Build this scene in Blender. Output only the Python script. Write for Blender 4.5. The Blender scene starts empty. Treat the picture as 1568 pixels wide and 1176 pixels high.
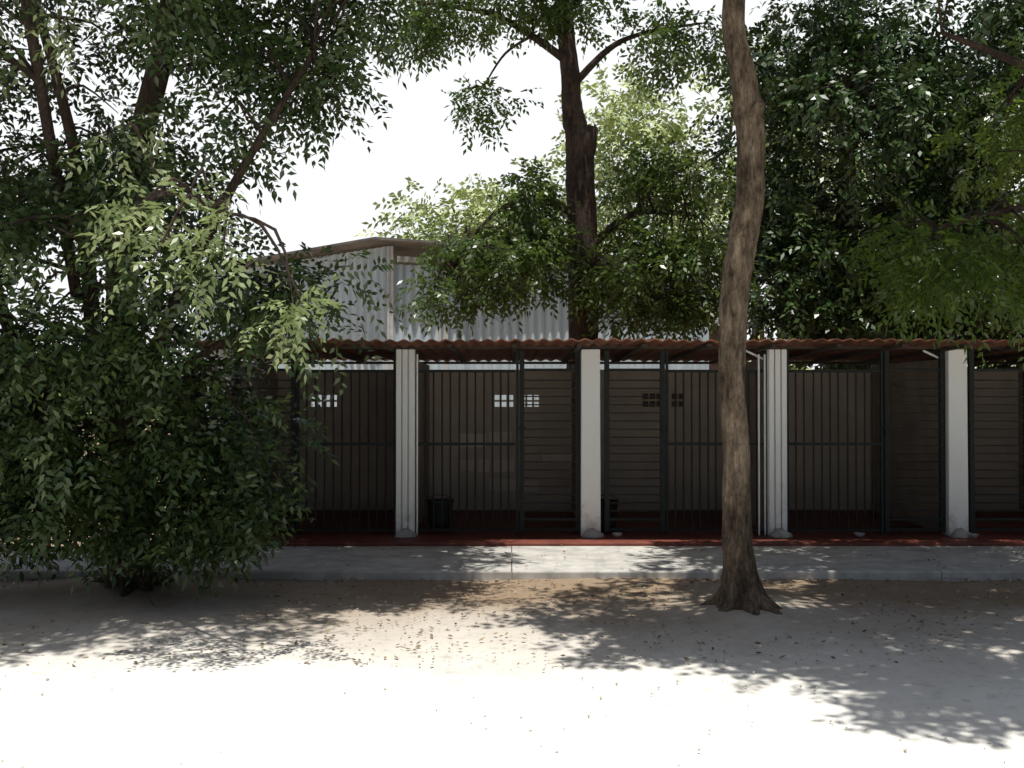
import bpy, math, random
import numpy as np
from mathutils import Vector
random.seed(7); rng=np.random.default_rng(11)
sc=bpy.context.scene
def link(o,parent=None):
    sc.collection.objects.link(o)
    if parent: o.parent=parent
    return o
def empty(name,loc=(0,0,0)):
    e=bpy.data.objects.new(name,None); e.empty_display_size=0.3; return link(e)

# ---------------------------------------------------------------- materials
def newmat(name):
    m=bpy.data.materials.new(name); m.use_nodes=True
    nt=m.node_tree; b=nt.nodes['Principled BSDF']; return m,nt,b
def N(nt,t,**k):
    n=nt.nodes.new(t)
    for a,v in k.items():
        if a in n.inputs: n.inputs[a].default_value=v
        else: setattr(n,a,v)
    return n
def ramp(nt,fac,stops):
    r=nt.nodes.new('ShaderNodeValToRGB'); e=r.color_ramp.elements
    while len(e)<len(stops): e.new(0.5)
    for i,(p,c) in enumerate(stops): e[i].position=p; e[i].color=(*c,1)
    nt.links.new(fac,r.inputs[0]); return r
def coords(nt,scale=(1,1,1)):
    tc=nt.nodes.new('ShaderNodeTexCoord'); mp=nt.nodes.new('ShaderNodeMapping'); mp.inputs['Scale'].default_value=scale
    nt.links.new(tc.outputs['Object'],mp.inputs[0]); return mp.outputs[0]
def bump(nt,b,h,strength=.5,dist=.02):
    n=N(nt,'ShaderNodeBump',Strength=strength,Distance=dist); nt.links.new(h,n.inputs['Height']); nt.links.new(n.outputs[0],b.inputs['Normal'])
def simple(name,c1,c2,scale=5,rough=.8,stretch=(1,1,1),bstr=.4,bdist=.01,detail=6,lo=.35,hi=.65,metal=0):
    m,nt,b=newmat(name); co=coords(nt,stretch)
    n=N(nt,'ShaderNodeTexNoise',Scale=scale,Detail=detail,Roughness=.65); nt.links.new(co,n.inputs['Vector'])
    r=ramp(nt,n.outputs[0],[(lo,c1),(hi,c2)]); nt.links.new(r.outputs[0],b.inputs['Base Color'])
    b.inputs['Roughness'].default_value=rough; b.inputs['Metallic'].default_value=metal
    bump(nt,b,n.outputs[0],bstr,bdist); return m
def barkmat(name,c0,c1,c2):
    m,nt,b=newmat(name); co=coords(nt,(1,1,.22)); co2=coords(nt,(1,1,.7))
    n=N(nt,'ShaderNodeTexNoise',Scale=34,Detail=10,Roughness=.75); nt.links.new(co,n.inputs['Vector'])
    n2=N(nt,'ShaderNodeTexNoise',Scale=5,Detail=9,Roughness=.75); nt.links.new(co2,n2.inputs['Vector'])
    a=N(nt,'ShaderNodeMath',operation='ADD'); nt.links.new(n.outputs[0],a.inputs[0]); nt.links.new(n2.outputs[0],a.inputs[1])
    h=N(nt,'ShaderNodeMath',operation='MULTIPLY'); h.inputs[1].default_value=.5; nt.links.new(a.outputs[0],h.inputs[0])
    r=ramp(nt,h.outputs[0],[(.41,c0),(.49,c1),(.6,c2)]); nt.links.new(r.outputs[0],b.inputs['Base Color'])
    b.inputs['Roughness'].default_value=.95; bump(nt,b,h.outputs[0],1,.12); return m
def leafmat(name,dark,light,trans=None,tf=.35,scale=1.2,rough=.36):
    m,nt,b=newmat(name); co=coords(nt)
    n=N(nt,'ShaderNodeTexNoise',Scale=scale,Detail=3); nt.links.new(co,n.inputs['Vector'])
    g=nt.nodes.new('ShaderNodeNewGeometry')
    a=N(nt,'ShaderNodeMath',operation='ADD'); nt.links.new(n.outputs[0],a.inputs[0])
    mu=N(nt,'ShaderNodeMath',operation='MULTIPLY_ADD'); mu.inputs[1].default_value=.5; mu.inputs[2].default_value=-.25
    nt.links.new(g.outputs['Random Per Island'],mu.inputs[0]); nt.links.new(mu.outputs[0],a.inputs[1])
    r=ramp(nt,a.outputs[0],[(.25,dark),(.75,light)]); nt.links.new(r.outputs[0],b.inputs['Base Color'])
    b.inputs['Roughness'].default_value=rough
    if trans:
        t=N(nt,'ShaderNodeBsdfTranslucent'); t.inputs[0].default_value=(*trans,1)
        mx=N(nt,'ShaderNodeMixShader'); mx.inputs[0].default_value=tf
        nt.links.new(b.outputs[0],mx.inputs[1]); nt.links.new(t.outputs[0],mx.inputs[2])
        nt.links.new(mx.outputs[0],nt.nodes['Material Output'].inputs[0])
    return m

# soil: sun glare painted pale in the open, tree shade painted brown towards the kennels
M_ground,nt,b=newmat('dusty_soil'); co=coords(nt)
n1=N(nt,'ShaderNodeTexNoise',Scale=.8,Detail=6,Roughness=.6); n2=N(nt,'ShaderNodeTexNoise',Scale=9,Detail=9,Roughness=.75); n3=N(nt,'ShaderNodeTexVoronoi',Scale=38)
for n in (n1,n2,n3): nt.links.new(co,n.inputs['Vector'])
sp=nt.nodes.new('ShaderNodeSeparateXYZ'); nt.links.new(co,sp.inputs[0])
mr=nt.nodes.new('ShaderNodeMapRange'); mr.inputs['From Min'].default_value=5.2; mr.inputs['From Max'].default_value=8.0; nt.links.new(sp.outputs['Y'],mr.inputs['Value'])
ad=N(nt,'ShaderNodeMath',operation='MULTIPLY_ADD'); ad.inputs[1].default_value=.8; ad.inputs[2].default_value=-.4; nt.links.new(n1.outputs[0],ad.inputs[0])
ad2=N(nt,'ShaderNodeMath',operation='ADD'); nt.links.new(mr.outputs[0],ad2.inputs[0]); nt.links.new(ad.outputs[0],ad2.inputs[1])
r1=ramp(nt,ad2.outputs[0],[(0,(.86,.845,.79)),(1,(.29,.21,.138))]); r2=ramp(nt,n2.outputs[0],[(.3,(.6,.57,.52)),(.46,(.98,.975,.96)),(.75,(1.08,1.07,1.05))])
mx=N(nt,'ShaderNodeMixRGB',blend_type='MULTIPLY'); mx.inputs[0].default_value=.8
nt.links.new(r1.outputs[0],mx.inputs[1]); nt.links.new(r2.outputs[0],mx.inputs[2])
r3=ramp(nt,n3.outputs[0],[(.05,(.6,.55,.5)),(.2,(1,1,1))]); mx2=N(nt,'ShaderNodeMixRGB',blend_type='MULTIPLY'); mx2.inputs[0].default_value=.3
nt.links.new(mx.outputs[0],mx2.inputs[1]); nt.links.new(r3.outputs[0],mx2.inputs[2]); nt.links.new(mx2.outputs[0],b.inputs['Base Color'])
b.inputs['Roughness'].default_value=.95; bump(nt,b,n2.outputs[0],.6,.022)

M_conc=simple('worn_concrete',(.35,.335,.305),(.57,.55,.5),scale=5,rough=.9,detail=10,bdist=.006)
M_red=simple('red_oxide_floor',(.13,.03,.02),(.22,.06,.035),scale=5,rough=.6)
M_wall=simple('brown_back_wall',(.48,.41,.33),(.6,.525,.435),scale=1.6,rough=.85,stretch=(1,1,1.4),detail=8)
M_part=simple('partition_plaster',(.3,.25,.2),(.4,.34,.27),scale=3)
M_iron=simple('green_black_paint',(.006,.009,.008),(.014,.02,.017),scale=20,rough=.75)
M_bar=simple('bar_paint',(.008,.007,.006),(.018,.016,.013),scale=20,rough=.8)
M_timber=simple('roof_timber',(.04,.028,.02),(.08,.055,.04),scale=6,stretch=(.3,1,4))
M_tile=simple('clay_roof',(.12,.045,.025),(.32,.13,.07),scale=9,rough=.85)
M_barkL=barkmat('bark_light',(.035,.023,.014),(.15,.105,.065),(.36,.275,.19))
M_barkD=barkmat('bark_dark',(.02,.013,.01),(.06,.037,.025),(.13,.085,.058))
M_bucket=simple('dark_plastic',(.015,.02,.02),(.03,.035,.035),scale=4,rough=.4)
M_bowl=simple('enamel_white',(.5,.5,.48),(.65,.65,.63),scale=6,rough=.3)
M_brick,nt,b=newmat('old_brick'); br=N(nt,'ShaderNodeTexBrick',Scale=4.0); br.inputs['Color1'].default_value=(.2,.13,.1,1); br.inputs['Color2'].default_value=(.27,.19,.15,1); br.inputs['Mortar'].default_value=(.25,.23,.21,1)
mp=coords(nt); mpn=[x for x in nt.nodes if x.bl_idname=='ShaderNodeMapping'][0]; mpn.inputs['Rotation'].default_value=(math.pi/2,0,0)
nt.links.new(mp,br.inputs['Vector']); nt.links.new(br.outputs[0],b.inputs['Base Color']); b.inputs['Roughness'].default_value=.9
M_tin=simple('galvanised_sheet',(.46,.55,.61),(.64,.73,.78),scale=1.6,rough=.55,stretch=(3,3,.3),metal=.0,bstr=.1)
M_tinroof=simple('rusty_sheet',(.08,.07,.065),(.22,.2,.18),scale=2,rough=.6)
M_white,nt,b=newmat('whitewash'); tc=nt.nodes.new('ShaderNodeTexCoord'); sp=nt.nodes.new('ShaderNodeSeparateXYZ'); nt.links.new(tc.outputs['Object'],sp.inputs[0])
n=N(nt,'ShaderNodeTexNoise',Scale=7,Detail=9,Roughness=.7); nt.links.new(tc.outputs['Object'],n.inputs['Vector'])
ma=N(nt,'ShaderNodeMath',operation='MULTIPLY_ADD'); ma.inputs[1].default_value=-.35; nt.links.new(sp.outputs['Z'],ma.inputs[0]); nt.links.new(n.outputs[0],ma.inputs[2])
r=ramp(nt,ma.outputs[0],[(-.1,(.9,.91,.88)),(.38,(.87,.87,.83)),(.62,(.55,.49,.41))]); nt.links.new(r.outputs[0],b.inputs['Base Color']); b.inputs['Roughness'].default_value=.85; bump(nt,b,n.outputs[0],.4,.01)

L_dark=leafmat('leaf_deep_green',(.02,.047,.012),(.06,.102,.026))
L_left=leafmat('leaf_mid_green',(.021,.045,.012),(.066,.1,.026))
L_sun=leafmat('leaf_painted_sun',(.15,.2,.08),(.32,.37,.18),(.25,.36,.08),.2,rough=.3)  # paler leaf copy, sunlight painted into its colour
L_yel=leafmat('leaf_yellow_green',(.04,.075,.012),(.1,.15,.026),(.18,.29,.03),.4)
L_mid=leafmat('leaf_fresh_green',(.034,.066,.016),(.095,.142,.034),(.16,.26,.035),.25)
L_far=leafmat('leaf_pale_sunlit',(.26,.34,.11),(.55,.6,.28),None,.35,.4,.6)  # hazy sun brightness put into the far leaf colour
M_litter=leafmat('dry_leaf',(.12,.08,.045),(.34,.26,.15))

# ---------------------------------------------------------------- mesh tools
class B:
    def __init__(s): s.v=[]; s.f=[]
    def box(s,x0,x1,y0,y1,z0,z1,taper=0):
        i=len(s.v); t=taper
        s.v+=[(x0-t,y0-t,z0),(x1+t,y0-t,z0),(x1+t,y1+t,z0),(x0-t,y1+t,z0),(x0,y0,z1),(x1,y0,z1),(x1,y1,z1),(x0,y1,z1)]
        s.f+=[tuple(i+k for k in q) for q in ((0,3,2,1),(4,5,6,7),(0,1,5,4),(1,2,6,5),(2,3,7,6),(3,0,4,7))]
        return s
    def rod(s,p,q,r,n=6):
        return s.tube([p,q],[r,r],n)
    def tube(s,P,R,n=8,wob=0,cap=True):
        P=[Vector(p) for p in P]; i0=len(s.v); a=None
        for k,p in enumerate(P):
            d=(P[min(k+1,len(P)-1)]-P[max(k-1,0)]).normalized()
            if a is None:
                a=d.cross(Vector((0,1,0))); 
                if a.length<.1: a=d.cross(Vector((1,0,0)))
            a=(a-d*a.dot(d)).normalized(); b_=d.cross(a)
            for j in range(n):
                t=2*math.pi*j/n; r=R[k]*(1+wob*(math.sin(3*t+k*.35)*.5+math.sin(5*t-k*.8)*.3+random.uniform(-.3,.3)))
                s.v.append(tuple(p+a*(math.cos(t)*r)+b_*(math.sin(t)*r)))
        for k in range(len(P)-1):
            for j in range(n):
                u=i0+k*n+j; w=i0+k*n+(j+1)%n; s.f.append((u,w,w+n,u+n))
        if cap:
            s.f.append(tuple(range(i0+n-1,i0-1,-1))); e=i0+(len(P)-1)*n; s.f.append(tuple(range(e,e+n)))
        return s
    def obj(s,name,mat,parent=None,smooth=False,bevel=0):
        me=bpy.data.meshes.new(name); me.from_pydata(s.v,[],s.f); me.materials.append(mat)
        if smooth:
            for p in me.polygons: p.use_smooth=True
        o=link(bpy.data.objects.new(name,me),parent)
        if bevel:
            md=o.modifiers.new('bev','BEVEL'); md.width=bevel; md.segments=2
        return o
def spline(pts,rad,per=6):
    P=[Vector(p) for p in pts]; out=[];ro=[]
    for i in range(len(P)-1):
        p0=P[max(i-1,0)];p1=P[i];p2=P[i+1];p3=P[min(i+2,len(P)-1)]
        for k in range(per):
            t=k/per
            out.append(.5*((2*p1)+(p2-p0)*t+(2*p0-5*p1+4*p2-p3)*t*t+(3*p1-p0-3*p2+p3)*t**3)); ro.append(rad[i]*(1-t)+rad[i+1]*t)
    out.append(P[-1]); ro.append(rad[-1]); return out,ro
def nrm(a): return a/np.maximum(np.linalg.norm(a,axis=-1,keepdims=True),1e-6)
def quadmesh(name,V,mat,parent=None):
    n=len(V)//4; me=bpy.data.meshes.new(name); me.vertices.add(len(V)); me.vertices.foreach_set('co',V.astype(np.float32).ravel())
    me.loops.add(n*4); me.loops.foreach_set('vertex_index',np.arange(n*4,dtype=np.int32)); me.polygons.add(n); me.polygons.foreach_set('loop_start',np.arange(0,n*4,4,dtype=np.int32))
    me.update(calc_edges=True); me.validate(); me.materials.append(mat); return link(bpy.data.objects.new(name,me),parent)
def sprays(C,Dv,L,K,ll,lw):
    n=len(C); up=np.array([0,0,1.])
    Dv=nrm(Dv); s=nrm(np.cross(Dv,up+rng.normal(0,.45,(n,3)))); nn=np.cross(s,Dv)
    Ls=L*rng.uniform(.7,1.25,(n,1)); t=np.linspace(.15,1,K)
    pos=C[:,None]+Dv[:,None]*(t[None,:,None]*Ls[:,None])-up*(t**2)[None,:,None]*Ls[:,None]*.25
    sg=np.where(np.arange(K)%2==0,1,-1)[None,:,None]*np.ones((n,K,1)); sg[:,-1]=0
    ld=s[:,None]*sg*.85+Dv[:,None]*.5+rng.normal(0,.22,(n,K,3)); ld[:,:,2]-=.15; ld=nrm(ld)
    w=nrm(np.cross(ld,nn[:,None]+rng.normal(0,.35,(n,K,3))))
    l=ll*rng.uniform(.7,1.2,(n,K,1)); wd=lw*rng.uniform(.8,1.2,(n,K,1))*.5
    q=np.stack([pos,pos+ld*l*.42+w*wd,pos+ld*l-up*l*.12,pos+ld*l*.42-w*wd],2).reshape(-1,3)
    return q
def clumps(ell,gap=0):
    out=[]
    for (cx,cy,cz,rx,ry,rz,n) in ell:
        d=nrm(rng.normal(size=(n,3))); rr=rng.uniform(.25,1,(n,1))**(.5)
        out.append(np.array([cx,cy,cz])+d*rr*np.array([rx,ry,rz]))
    return np.concatenate(out)
def foliage(C,per,rad,L,K,ll,lw,droop=.35,flat=.6):
    n=len(C); cs=np.repeat(C,per,0); sz=np.repeat(rng.uniform(.6,1.3,n),per)[:,None]*rad
    d=nrm(rng.normal(size=(n*per,3))); rr=rng.uniform(0,1,(n*per,1))**.6
    off=d*rr*sz*np.array([1,1,flat]); Dv=d*.8+rng.normal(0,.45,(n*per,3)); Dv[:,2]-=droop
    return sprays(cs+off,Dv,L,K,ll,lw)
def tree(name,trunk,trad,limbs,ells,leafm,bark,per=30,rad=.42,L=.3,K=11,ll=.085,lw=.034,droop=.35,twigs=True,extra=None,wob=.12,flare=0,tn=14,minz=.1,high=None,sunny=None,tper=8,hrad=None):
    root=empty(name); b=B(); P,R=spline(trunk,trad,tper)
    b.tube(P,R,tn,wob); nodes=[(p,r) for p,r in zip(P,R)]
    if extra: extra(b)
    if flare:
        base=Vector(trunk[0])
        for k in range(8):
            a=2*math.pi*k/8+random.uniform(-.3,.3); l=flare*random.uniform(.6,1.4)
            q,rr=spline([base+Vector((math.cos(a)*.03,math.sin(a)*.03,.5)),base+Vector((math.cos(a)*trad[0]*.55,math.sin(a)*trad[0]*.55,.2)),base+Vector((math.cos(a)*l*.6,math.sin(a)*l*.6,.05)),base+Vector((math.cos(a)*l,math.sin(a)*l,-.03))],[trad[0]*.36,trad[0]*.38,trad[0]*.26,.015],5); b.tube(q,rr,8,.15)
    for pts,rr in limbs:
        p,r=spline(pts,rr,6); b.tube(p,r,8,.08); nodes+=list(zip(p,r))
    groups=[(ells,leafm,per,K,ll,lw,L,'foliage',rad)]
    if high: groups.append((high,leafm,int(per*.9),7,ll*1.35,lw*1.6,L*1.1,'upper_foliage',hrad or rad))
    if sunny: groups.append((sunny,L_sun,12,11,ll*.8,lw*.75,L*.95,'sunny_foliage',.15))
    NP=np.array([tuple(p) for p,_ in nodes])
    for (el,lm,pr,k_,l_,w_,L_,nm,rd) in groups:
        C=clumps(el); C=C[C[:,2]>minz+.15]
        for c in C:
            dd=np.linalg.norm(NP-c,axis=1)+np.maximum(0,NP[:,2]-c[2])*.3; k=int(dd.argmin()); p0=Vector(NP[k]); c_=Vector(c)
            mid=(p0+c_)/2+Vector((random.uniform(-.15,.15),random.uniform(-.15,.15),.12+random.uniform(-.05,.15)))
            dl=(c_-p0).length
            q,rr=spline([p0,mid,c_],[min(nodes[k][1]*.6,.012+dl*.01),.011,.004],3); b.tube(q,rr,5,0,False)
        V=foliage(C,pr,rd,L_,k_,l_,w_,droop).reshape(-1,4,3); V=V[V[:,:,2].min(1)>.03].reshape(-1,3)
        quadmesh(nm,V,lm,root)
    b.obj('trunk_and_limbs',bark,root,True)
    return root

# ---------------------------------------------------------------- ground
xs=np.unique(np.concatenate([-np.geomspace(8,450,28),np.linspace(-8,8,150),np.geomspace(8,450,28)]))
ys=np.unique(np.concatenate([-np.geomspace(1,150,14),np.linspace(-1,14,140),np.geomspace(14,600,30)]))
X,Y=np.meshgrid(xs,ys); near=np.clip((9-abs(X))/3,0,1)*np.clip((10.5-Y)/2,0,1)
Z=(np.sin(X*1.3+Y*.7)*.012+np.sin(X*3.1-Y*2.3)*.006+rng.normal(0,.0025,X.shape))*near
dt=np.hypot(X-1.68,Y-7.3); Z+=.06*np.exp(-(dt/.4)**2); dt=np.hypot(X+3.1,Y-8.1); Z+=.08*np.exp(-(dt/.7)**2)
nx=len(xs); ny=len(ys); me=bpy.data.meshes.new('ground')
F=[(j*nx+i,j*nx+i+1,(j+1)*nx+i+1,(j+1)*nx+i) for j in range(ny-1) for i in range(nx-1)]
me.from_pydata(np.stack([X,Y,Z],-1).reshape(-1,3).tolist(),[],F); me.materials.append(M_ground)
for p in me.polygons: p.use_smooth=True
link(bpy.data.objects.new('ground',me))

# walkway slabs
w=empty('concrete_walkway'); b=B(); x=-14.
while x<14:
    b.box(x,x+6.994,8.82,10.17,-.05,.068+random.uniform(-.002,.002)); x+=7.0
b.obj('slabs',M_conc,w,bevel=.006)
b=B(); x=-15.
while x<15:
    b.box(x,x+3.746,8.70,8.814,-.05,.073+random.uniform(-.003,.003)); x+=3.75
b.obj('kerb',M_conc,w,bevel=.015)

# litter + pebbles
n=4200; C=np.stack([rng.uniform(-6,6,n),8.66-rng.uniform(0,1,n)**1.5*2.8,np.zeros(n)],-1)
n2_=350; C2=np.stack([rng.uniform(-6,6,n2_),rng.uniform(8.75,10.1,n2_),np.full(n2_,.078)],-1)
C=np.concatenate([C,C2]); n=len(C); C[:,2]+=.012
a=rng.uniform(0,6.28,n); l=rng.uniform(.006,.024,(n,1)); u=np.stack([np.cos(a),np.sin(a),rng.normal(0,.2,n)],-1)*l; v=np.stack([-np.sin(a),np.cos(a),rng.normal(0,.35,n)],-1)*l*.45
lift=np.zeros((n,3)); lift[:,2]=rng.uniform(0,.006,n)
quadmesh('leaf_litter',np.stack([C-u,C+v+lift,C+u+lift,C-v],1).reshape(-1,3),M_litter)
b=B()
for i in range(900):
    x=random.uniform(-6,6);y=random.uniform(3.6,8.6);r=random.uniform(.004,.012); z=r*.3+.004
    k=len(b.v); b.v+=[(x+r*random.uniform(.7,1.3),y,z),(x,y+r*random.uniform(.7,1.2),z),(x-r,y,z),(x,y-r*random.uniform(.7,1.2),z),(x+r*.2,y,z+r*.7),(x,y,z-r)]
    for q in ((0,1,4),(1,2,4),(2,3,4),(3,0,4),(1,0,5),(2,1,5),(3,2,5),(0,3,5)): b.f.append(tuple(k+t for t in q))
b.obj('pebbles',simple('pebble_stone',(.4,.36,.3),(.6,.56,.5),scale=30))

# ---------------------------------------------------------------- kennels
K=empty('kennel_building'); YF=10.66
cols=[-3.14,-1.145,.843,2.851,4.775,6.72,8.68]
B().box(-3.4,8.9,10.18,13.3,-.05,.10).obj('floor',M_red,K,bevel=.01)
fw=B(); 
for i,cx in enumerate(cols):
    if i in (1,3):
        for k in range(3): fw.box(cx-.098+k*.068,cx-.098+k*.068+.056,YF,YF+.05,.1,2.10)
        fw.box(cx-.1,cx+.1,YF+.05,YF+.2,.1,2.10)
        for sx in ((cx+.115,) if i==1 else (cx-.135,cx-.2)): fw.box(sx,sx+.018,YF+.06,YF+.09,.1,2.05)
    else: fw.box(cx-.1,cx+.1,YF,YF+.2,.1,2.10,.006)
fw.obj('columns',M_white,K,bevel=.008)
b=B()
for cx in cols:
    b.tube([(cx,YF-.02,.03),(cx+.01,YF-.02,.12),(cx,YF+.02,.155)],[.12,.11,.05],9,.25)
b.obj('column_footings',M_conc,K,True)
b=B()
for cx in cols: b.box(cx-.06,cx+.06,YF+.2,13.1,.1,2.0)
b.obj('partitions',M_part,K)
b=B(); WT=1.945; Z0=1.455
groups=[(-2.66,2),(-2.46,2),(-.23,3),(.11,3)]
s=.066;g=.024
b.box(-3.3,8.8,13.1,13.22,.1,Z0)
b.box(-3.3,8.8,13.1,13.22,Z0+2*s+g,WT)
ops=sorted([(x0+i*(s+g),x0+i*(s+g)+s) for x0,n in groups for i in range(n)])
e=-3.3
for a_,c_ in ops: b.box(e,a_,13.1,13.22,Z0,Z0+2*s+g); e=c_
b.box(e,8.8,13.1,13.22,Z0,Z0+2*s+g)
for a_,c_ in ops: b.box(a_,c_,13.103,13.217,Z0+s,Z0+s+g)
b.obj('back_wall',M_wall,K)
b=B()
for x0,n in ((1.72,3),(2.1,2)):
    for i in range(n):
        for j in range(2): b.box(x0+i*.09,x0+i*.09+.07,13.08,13.097,Z0+j*.1,Z0+j*.1+.075)
b.obj('vent_blocks',simple('dull_vent',(.08,.045,.03),(.12,.07,.05),scale=8),K)
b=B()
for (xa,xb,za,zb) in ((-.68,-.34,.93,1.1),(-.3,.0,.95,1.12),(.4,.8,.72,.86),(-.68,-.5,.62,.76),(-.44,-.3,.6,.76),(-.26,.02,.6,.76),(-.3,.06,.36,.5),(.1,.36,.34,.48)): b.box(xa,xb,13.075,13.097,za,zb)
b.obj('painted_reflections',simple('pale_reflection',(.66,.58,.47),(.78,.7,.58),scale=4),K)  # pale boxes imitating reflected light on the back wall
b=B(); b.box(-3.4,8.9,YF+.02,YF+.09,2.105,2.14); b.box(-3.4,8.9,13.12,13.2,2.02,2.05)
x=-3.3
while x<8.9:
    k=len(b.v); b.box(x,x+.05,10.1,13.3,2.0,2.0)
    for t in range(8):
        vx,vy,vz=b.v[k+t]; zz=2.145-(vy-10.)*.022; b.v[k+t]=(vx,vy,zz-.05 if t<4 else zz-.012)
    x+=.66
b.obj('rafters',M_timber,K)
nx_=int(12.5/.0175); vs=[];fs=[]
ysr=[9.97,11.2,12.3,13.45]
for lay in (0,1):
    for yv in ysr:
        for i in range(nx_+1):
            x=-3.5+i*.0175; ph=x/.14*2*math.pi
            z=2.162-(yv-10.)*.022+.012*math.sin(ph)+(-.012 if lay else 0)+.004*math.sin(x*2.1)+ (0.004*math.sin(int(x/.84)*2.3))
            vs.append((x,yv+.012*math.sin(int(x/.84)*5.1),z))
m_=nx_+1; o=m_*len(ysr)
for j in range(len(ysr)-1):
    for i in range(nx_):
        q=j*m_+i; fs.append((q,q+1,q+1+m_,q+m_)); fs.append((o+q,o+q+m_,o+q+1+m_,o+q+1))
for i in range(nx_): fs.append((i,o+i,o+i+1,i+1))
b=B(); b.v=vs;b.f=fs; b.obj('corrugated_roof',M_tile,K)
bars=B(); fr=B(); YC=YF+.09
def bay(x0,x1,side,col_r=.1):
    a=x0+col_r; z=x1-col_r; dw=.60
    if side=='r': d1=z-.035; d0=d1-dw; p0=a+.02; p1=d0-.05
    else: d0=a+.08; d1=d0+dw; p0=d1+.05; p1=z-.02
    for xx in (p0,p1): fr.box(xx-.014,xx+.014,YC-.018,YC+.018,.1,2.09)
    fr.box(p0+.018,p1-.018,YC-.018,YC+.018,1.852,1.88); fr.box(p0+.018,p1-.018,YC-.022,YC+.014,1.066,1.096); fr.box(p0+.018,p1-.018,YC-.018,YC+.018,.14,.17)
    n=int((p1-p0)/.088)
    for i in range(1,n):
        xx=p0+(p1-p0)*i/n+random.uniform(-.004,.004); bars.rod((xx,YC,.17),(xx+random.uniform(-.004,.004),YC,1.855),.0095)
    for xx in (d0,d1): fr.box(xx-.026,xx+.026,YC-.026,YC+.026,.13,2.09)
    for zz in (1.88,.16,.27): fr.box(d0+.027,d1-.027,YC-.02,YC+.02,zz-.015,zz+.015)
    zz=.36
    while zz<1.85:
        bars.box(d0+.02,d1-.02,YC-.006,YC+.006,zz-.007,zz+.007); zz+=.088
    hx=d0 if side=='r' else d1
    fr.box(hx-.035,hx+.05,YC-.05,YC-.03,1.24,1.262); fr.box(hx-.02,hx+.02,YC-.06,YC-.032,1.19,1.235)
for i in range(6):
    bay(cols[i],cols[i+1],'r' if i%2==1 else 'l')
bars.obj('cage_bars',M_bar,K); fr.obj('cage_frames',M_iron,K,bevel=.003)
b=B()
for cx,s_ in ((2.851,-1),(4.775,-1)): b.tube([(cx+s_*.09,YF+.12,1.98),(cx+s_*.32,YF+.12,2.09)],[.012,.012],6)
b.obj('roof_braces',M_white,K)

def lathe(name,prof,mat,loc,n=20,handle=False):
    b=B()
    for r,z in prof:
        for j in range(n):
            t=2*math.pi*j/n; b.v.append((loc[0]+r*math.cos(t),loc[1]+r*math.sin(t),loc[2]+z))
    for k in range(len(prof)-1):
        for j in range(n): b.f.append((k*n+j,k*n+(j+1)%n,(k+1)*n+(j+1)%n,(k+1)*n+j))
    b.f.append(tuple(range(n-1,-1,-1))); b.f.append(tuple((len(prof)-1)*n+j for j in range(n)))
    if handle:
        R=prof[-3][0]; b.tube([(loc[0]+R*math.cos(t),loc[1]-.02,loc[2]+prof[-3][1]-.02+.08*math.sin(t)) for t in np.linspace(0,math.pi,12)],[.005]*12,5)
    return b.obj(name,mat,None,True)
bk=[(.11,0),(.125,.1),(.145,.32),(.155,.325),(.155,.34),(.14,.34),(.115,.02)]
lathe('bucket',bk,M_bucket,(-.8,11.1,.102),handle=True); lathe('bucket',bk,M_bucket,(1.03,11.05,.102),handle=True)
bw=[(.03,0),(.05,.02),(.056,.034),(.06,.036),(.054,.034),(.03,.006)]
for x,y in ((1.12,10.62),(2.78,10.5),(3.7,10.62),(4.88,10.55)): lathe('feeding_bowl',bw,M_bowl,(x,y,.102))

# ---------------------------------------------------------------- shed behind
S=empty('corrugated_shed')
def corr(b,p,q,z0,z1a,z1b,pitch=.18,amp=.03):
    p=Vector((*p,0));q=Vector((*q,0)); d=q-p; L=d.length; d.normalize(); nn=Vector((d.y,-d.x,0)); n=int(L/pitch*6); k=len(b.v)
    for i in range(n+1):
        t=i/n; o=p+d*(L*t)+nn*(amp*math.sin(t*L/pitch*2*math.pi)); b.v.append((o.x,o.y,z0)); b.v.append((o.x,o.y,z1a+(z1b-z1a)*t))
    for i in range(n): b.f.append((k+2*i,k+2*i+2,k+2*i+3,k+2*i+1))
b=B(); corr(b,(-2.45,20),(4.2,21.2),0,4.25,4.15); corr(b,(-7.2,22.6),(-2.45,20.0),0,4.3,4.62); b.obj('sheet_walls',M_tin,S)
b=B(); corr(b,(-2.3,19.9),(-.8,20.2),4.28,4.40,4.34); corr(b,(-2.5,19.93),(-2.38,19.93),1.5,4.6,4.6,.1,.01); corr(b,(-1.5,19.88),(-1.42,19.9),2.4,2.95,2.95,.1,.01); b.obj('loose_sheets',M_bowl,S)
b=B(); b.v+=[(-2.7,19.6,4.74),(-.7,19.9,4.64),(4.4,21.0,4.25),(4.4,26,4.5),(-.7,26,5.0),(-6,27,5.2),(-7.4,22.5,4.45)]
b.v+=[(x,y,z-.05) for x,y,z in b.v[:7]]; b.f+=[tuple(range(7)),tuple(range(13,6,-1))]+[(i,i+7,(i+1)%7+7,(i+1)%7) for i in range(7)]
b.obj('roof_sheet',M_tinroof,S)
b=B(); b.box(-1.35,-1.27,19.75,19.83,0,2.95); b.obj('posts',M_bowl,S)
H=empty('brick_house'); B().box(1.9,5.2,22.4,26,0,3.2).obj('walls',M_brick,H)
b=B(); b.v+=[(1.6,22.1,3.15),(5.5,22.1,3.15),(5.5,26.3,3.15),(1.6,26.3,3.15),(1.6,24.2,4.3),(5.5,24.2,4.3)]; b.f+=[(0,1,5,4),(2,3,4,5),(1,2,5),(3,0,4),(3,2,1,0)]
b.obj('roof',M_tinroof,H)
B().box(2.6,3.5,22.34,22.39,1.2,2.3).obj('window',M_bucket,H)

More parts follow.
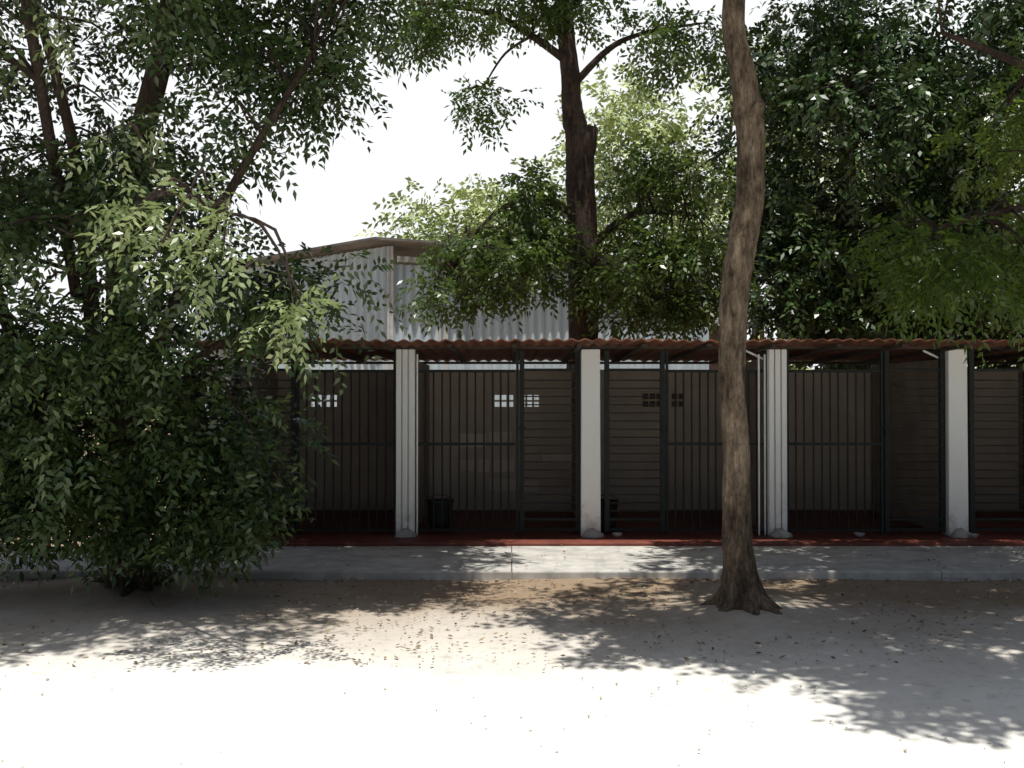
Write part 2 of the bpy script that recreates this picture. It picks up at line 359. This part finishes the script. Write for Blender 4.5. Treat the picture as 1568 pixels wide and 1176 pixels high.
# ---------------------------------------------------------------- trees
tree('bushy_ash_tree',[(-3.1,8.1,-.05),(-3.12,8.1,.8),(-3.2,8.15,2.2),(-3.0,8.0,3.6),(-2.7,7.9,4.9),(-2.6,7.8,7)],[.2,.14,.12,.1,.08,.03],
 [([(-3.1,8.1,.5),(-3.35,8.0,2.0),(-3.45,7.9,3.4),(-3.8,7.7,5)],[.1,.07,.05,.03]),
  ([(-3.1,8.1,.4),(-3.9,8.2,1.5),(-4.5,8.2,3.2),(-5.2,8.1,5)],[.08,.06,.04,.02]),
  ([(-3.15,8.1,1.2),(-2.7,7.8,2.2),(-2.1,7.5,3.2),(-1.5,7.5,4.2)],[.06,.05,.035,.02]),
  ([(-3.2,8.1,2.0),(-2.9,7.2,2.6),(-2.3,6.4,2.9),(-1.8,5.9,2.7)],[.05,.035,.02,.008]),
  ([(-2.9,8.0,4.0),(-2.2,7,5.4),(-1.4,6.4,6.4)],[.07,.05,.03]),
  ([(-3.5,8.0,2.4),(-3.4,7.0,4.2),(-3.3,6.0,6)],[.05,.04,.03]),
  ([(-2.65,7.9,4.9),(-1.9,8.5,6),(-1.0,8.9,6.8)],[.06,.04,.02]),
  ([(-3.15,8.1,1.4),(-2.5,7.9,1.9),(-1.9,7.8,2.2),(-1.5,7.7,2.2)],[.04,.03,.02,.01])],
 [(-3.2,7.95,1.4,1.3,1.1,.8,60),(-2.6,7.75,.85,.8,.55,.35,24),(-4.3,8.2,1.35,.7,.9,.8,24),(-3.9,7.9,.75,.5,.5,.25,7),(-3.3,8,2.7,1.7,1.4,1.0,52),(-3.35,7.9,4.3,2.1,1.7,1.2,66),
  (-1.7,7.8,4.6,.75,.8,.8,16),(-5.2,8.2,2.8,1.1,1.4,2.3,26),(-1.7,7.6,2.35,.55,.4,.25,8)],
 L_left,M_barkD,per=32,rad=.36,L=.28,K=9,ll=.08,lw=.034,flare=.6,
 high=[(-2.9,7.2,6.6,2.6,2.3,1.2,135),(-5.0,7.0,6.4,1.6,2.0,.9,44),(-1.4,8.4,6.5,1.4,1.4,.7,56),(-1.0,7.2,6.2,.7,1.5,.5,30)],
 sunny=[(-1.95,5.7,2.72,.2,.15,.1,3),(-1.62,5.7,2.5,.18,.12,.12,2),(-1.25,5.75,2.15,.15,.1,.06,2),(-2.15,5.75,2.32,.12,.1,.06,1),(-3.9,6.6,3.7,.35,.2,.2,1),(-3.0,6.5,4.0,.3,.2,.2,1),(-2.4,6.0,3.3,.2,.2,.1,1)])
def knot(b):
    b.tube([(1.75,7.26,3.58),(1.78,7.18,3.68),(1.80,7.15,3.72)],[.06,.045,.03],10,.15)
tree('slender_ash_tree',[(1.675,7.3,-.03),(1.67,7.3,.08),(1.655,7.3,.2),(1.648,7.3,.5),(1.643,7.3,1.15),(1.614,7.3,1.63),(1.619,7.3,2.11),(1.665,7.3,2.59),(1.715,7.3,2.83),(1.75,7.3,3.1),(1.755,7.3,3.4),(1.74,7.3,3.69),(1.69,7.3,4.02),(1.633,7.3,4.5),(1.7,7.1,6.0),(1.9,6.9,7.4)],
 [.175,.14,.12,.108,.095,.096,.1,.107,.106,.102,.1,.104,.088,.082,.06,.03],
 [([(1.63,7.25,4.7),(2.4,6.7,5.8),(3.5,6.3,6.6)],[.06,.045,.02]),([(1.65,7.2,5.3),(1.5,6.2,6.0),(1.9,4.8,6.4)],[.05,.04,.02]),([(1.7,7.1,5.8),(2.3,7.9,6.4),(3.0,8.4,6.9)],[.05,.03,.02]),([(1.7,7.1,5.6),(1.1,7.2,6.2),(.8,7.0,6.8)],[.04,.03,.015]),
  ([(2.4,6.7,5.8),(3.0,5.4,6.2),(3.6,4.3,6.3)],[.04,.03,.015])],
 [(2.6,5.0,6.1,1.2,.8,.3,10)],L_mid,M_barkL,per=24,rad=.34,K=8,ll=.09,lw=.044,flare=.36,extra=knot,tn=28,wob=.09,tper=12,hrad=.26,
 high=[(2.5,6.4,6.6,1.9,2.1,.6,76),(4.0,6.0,6.4,1.6,2.2,.6,80),(3.2,8.3,6.5,1.7,.8,.5,36),(3.0,4.2,6.2,1.3,.8,.3,22),(1.5,5.1,6.2,1.0,.9,.3,18),(.75,6.0,6.3,.5,.8,.3,6)])
tree('spreading_locust_tree',[(6.3,9.0,-.05),(6.25,9.0,1.5),(6.1,9,3.2),(6.0,8.9,5),(6,8.8,7)],[.2,.15,.13,.1,.04],
 [([(6.2,9,2.6),(5.3,8.6,3.1),(4.4,8.4,3.2),(3.2,8.2,2.9)],[.06,.045,.03,.01]),([(6.1,9,3.4),(5.0,9,4.4),(3.9,9,4.9)],[.07,.05,.02]),([(6,8.9,4.6),(4.9,8,5.8),(4.2,7.2,6.5)],[.06,.04,.02])],
 [(4.0,8.3,2.75,1.4,.6,.34,26),(5.5,9.3,4.3,1.2,1.2,1.2,34)],L_yel,M_barkD,per=20,rad=.32,L=.32,K=11,ll=.08,lw=.032,droop=.45,high=[(5.0,8.0,6.6,1.8,2.0,.7,60)],hrad=.28)
def stub(b):
    b.tube([(1.04,14.45,4.9),(1.1,14.42,5.25),(1.13,14.41,5.5)],[.12,.13,.12],14,.08)
tree('pruned_elm_tree',[(1.05,14.5,-.05),(1.04,14.5,2.4),(1.02,14.5,4.0),(1.0,14.5,4.9),(.96,14.5,5.35),(.89,14.5,5.75),(.85,14.5,6.2),(.76,14.5,7.4),(.7,14.4,9.4)],[.3,.22,.215,.205,.195,.155,.14,.115,.05],
 [([(.8,14.5,6.5),(.2,14.3,6.85),(-.4,14.2,7.1),(-1.4,14.1,7.2)],[.07,.05,.04,.02]),([(1,14.5,4.2),(.4,14.2,4.4),(-.2,14.0,4.2),(-.9,13.8,3.4)],[.07,.05,.035,.01]),
  ([(1.0,14.5,3.6),(1.7,14.3,4.2),(2.6,14.2,4.2)],[.07,.05,.02]),([(.76,14.5,7.2),(1.8,14.2,8),(3,14,8.3)],[.07,.05,.02]),
  ([(.86,14.5,6.1),(1.4,14.3,6.6),(1.9,14.2,6.8),(2.7,14.1,6.9)],[.06,.045,.03,.015]),([(.3,14.3,6.8),(-.1,14.2,6.5),(-.4,14.1,6.0)],[.025,.018,.01])],
 [(-.15,14.0,3.5,.85,.7,.5,24),(-.8,13.9,3.0,.4,.4,.25,5),(.25,14.2,4.2,.45,.6,.5,12),(2.1,14.1,3.3,1.1,.8,.75,44),(2.2,14.1,4.6,.8,.7,.5,14),(-.42,14.1,5.85,.22,.3,.2,3),(-.1,14.2,7.3,1.6,.8,.4,20),(-1.3,14.1,6.9,.4,.4,.3,6),(2.2,14.1,6.6,.8,.7,.5,9)],
 L_mid,M_barkD,per=28,rad=.38,L=.3,K=8,ll=.1,lw=.046,extra=stub,high=[(1.6,13.8,8.4,2.2,1.8,.6,34)])
for (tx,ty,ell) in ((5.4,15.8,[(5.1,15.2,5.2,1.9,1.7,3.0,130),(5.2,14.6,3.0,1.8,1.2,.8,36)]),(8.6,15.2,[(8.0,14.8,5.0,2.2,2.0,3.3,130),(7.0,14.0,3.0,2.0,1.0,.8,32)])):
    tree('dense_elm_tree',[(tx,ty,-.05),(tx,ty,2),(tx-.1,ty,4),(tx,ty,7.5)],[.3,.22,.18,.05],
     [([(tx,ty,2.2),(tx-1,ty-.4,3.6),(tx-1.8,ty-.6,5)],[.1,.07,.03]),([(tx,ty,2.6),(tx+1,ty-.4,4),(tx+1.6,ty-.6,6)],[.1,.07,.03]),([(tx,ty,3.4),(tx-.4,ty-1.2,4.6),(tx-.6,ty-1.6,6)],[.08,.06,.03])],
     ell,L_dark,M_barkD,per=34,rad=.50,L=.34,K=8,ll=.125,lw=.06)
ell=[(x,30+random.uniform(-2,2),z,2.3,1.5,2.2,16) for x,z in ((-1.0,5.2),(.8,6.6),(1.5,4),(3.5,8.5),(5.5,6),(7.5,9),(9.5,6),(12,8),(15,7),(11,4),(18,6),(4,3.5))]
C=clumps(ell); b=B()
for x in (-1.8,.5,3.5,7.5,12,16): b.tube(*spline([(x,31,-.1),(x+.2,31,3),(x-.2,30.6,6.5)],[.3,.22,.08]),8,.1)
for c in C[::3]: b.tube([(c[0],c[1]+.6,c[2]-1.3),(c[0],c[1],c[2])],[.06,.02],5)
bg=empty('background_trees'); b.obj('trunks',M_barkL,bg,True)
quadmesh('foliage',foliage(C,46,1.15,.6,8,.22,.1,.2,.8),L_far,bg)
ell=[(x,70+random.uniform(-5,5),1.8,5,3,2.0,14) for x in range(-62,60,7)]
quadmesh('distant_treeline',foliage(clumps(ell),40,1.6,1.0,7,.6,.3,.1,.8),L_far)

# ---------------------------------------------------------------- light, world, camera
EL=78
sun=bpy.data.lights.new('sun','SUN'); sun.energy=5; sun.angle=math.radians(.5); sun.color=(1,.975,.92)
so=link(bpy.data.objects.new('sun',sun)); so.rotation_euler=(math.radians(90-EL),0,math.radians(4)); so.location=(0,0,20)
wd=bpy.data.worlds.new('World'); sc.world=wd; wd.use_nodes=True; nt=wd.node_tree
sk=nt.nodes.new('ShaderNodeTexSky'); sk.sky_type='NISHITA'; sk.sun_disc=False; sk.sun_elevation=math.radians(EL); sk.sun_rotation=math.radians(180); sk.dust_density=3; sk.air_density=1.0
# white sky haze added on the +Y side only, keeping frontal fill low
tc=nt.nodes.new('ShaderNodeTexCoord'); sp=nt.nodes.new('ShaderNodeSeparateXYZ'); nt.links.new(tc.outputs['Generated'],sp.inputs[0])
nz=N(nt,'ShaderNodeTexNoise',Scale=2.5,Detail=4); nt.links.new(tc.outputs['Generated'],nz.inputs['Vector'])
ma=N(nt,'ShaderNodeMath',operation='MULTIPLY_ADD'); ma.inputs[1].default_value=.15; nt.links.new(nz.outputs[0],ma.inputs[0]); nt.links.new(sp.outputs['Z'],ma.inputs[2])
mr=nt.nodes.new('ShaderNodeMapRange'); mr.inputs['From Min'].default_value=.45; mr.inputs['From Max'].default_value=.6; mr.inputs['To Min'].default_value=1; mr.inputs['To Max'].default_value=0; nt.links.new(ma.outputs[0],mr.inputs['Value'])
mr2=nt.nodes.new('ShaderNodeMapRange'); mr2.inputs['From Min'].default_value=.2; mr2.inputs['From Max'].default_value=.6; nt.links.new(sp.outputs['Y'],mr2.inputs['Value'])
mm=N(nt,'ShaderNodeMath',operation='MULTIPLY'); nt.links.new(mr.outputs[0],mm.inputs[0]); nt.links.new(mr2.outputs[0],mm.inputs[1])
mx=N(nt,'ShaderNodeMixRGB'); nt.links.new(mm.outputs[0],mx.inputs[0]); nt.links.new(sk.outputs[0],mx.inputs[1]); mx.inputs[2].default_value=(15.8,16.3,16.5,1)
bgk=nt.nodes['Background']; bgk.inputs[1].default_value=.065; nt.links.new(mx.outputs[0],bgk.inputs[0])
cam=bpy.data.cameras.new('camera'); cam.lens=35; cam.sensor_width=36; cam.clip_end=2000
co_=link(bpy.data.objects.new('camera',cam)); co_.location=(0,0,1.6); co_.rotation_euler=(math.radians(90.68),0,0); sc.camera=co_
sc.view_settings.view_transform='Standard'; sc.view_settings.look='None'; sc.view_settings.exposure=0
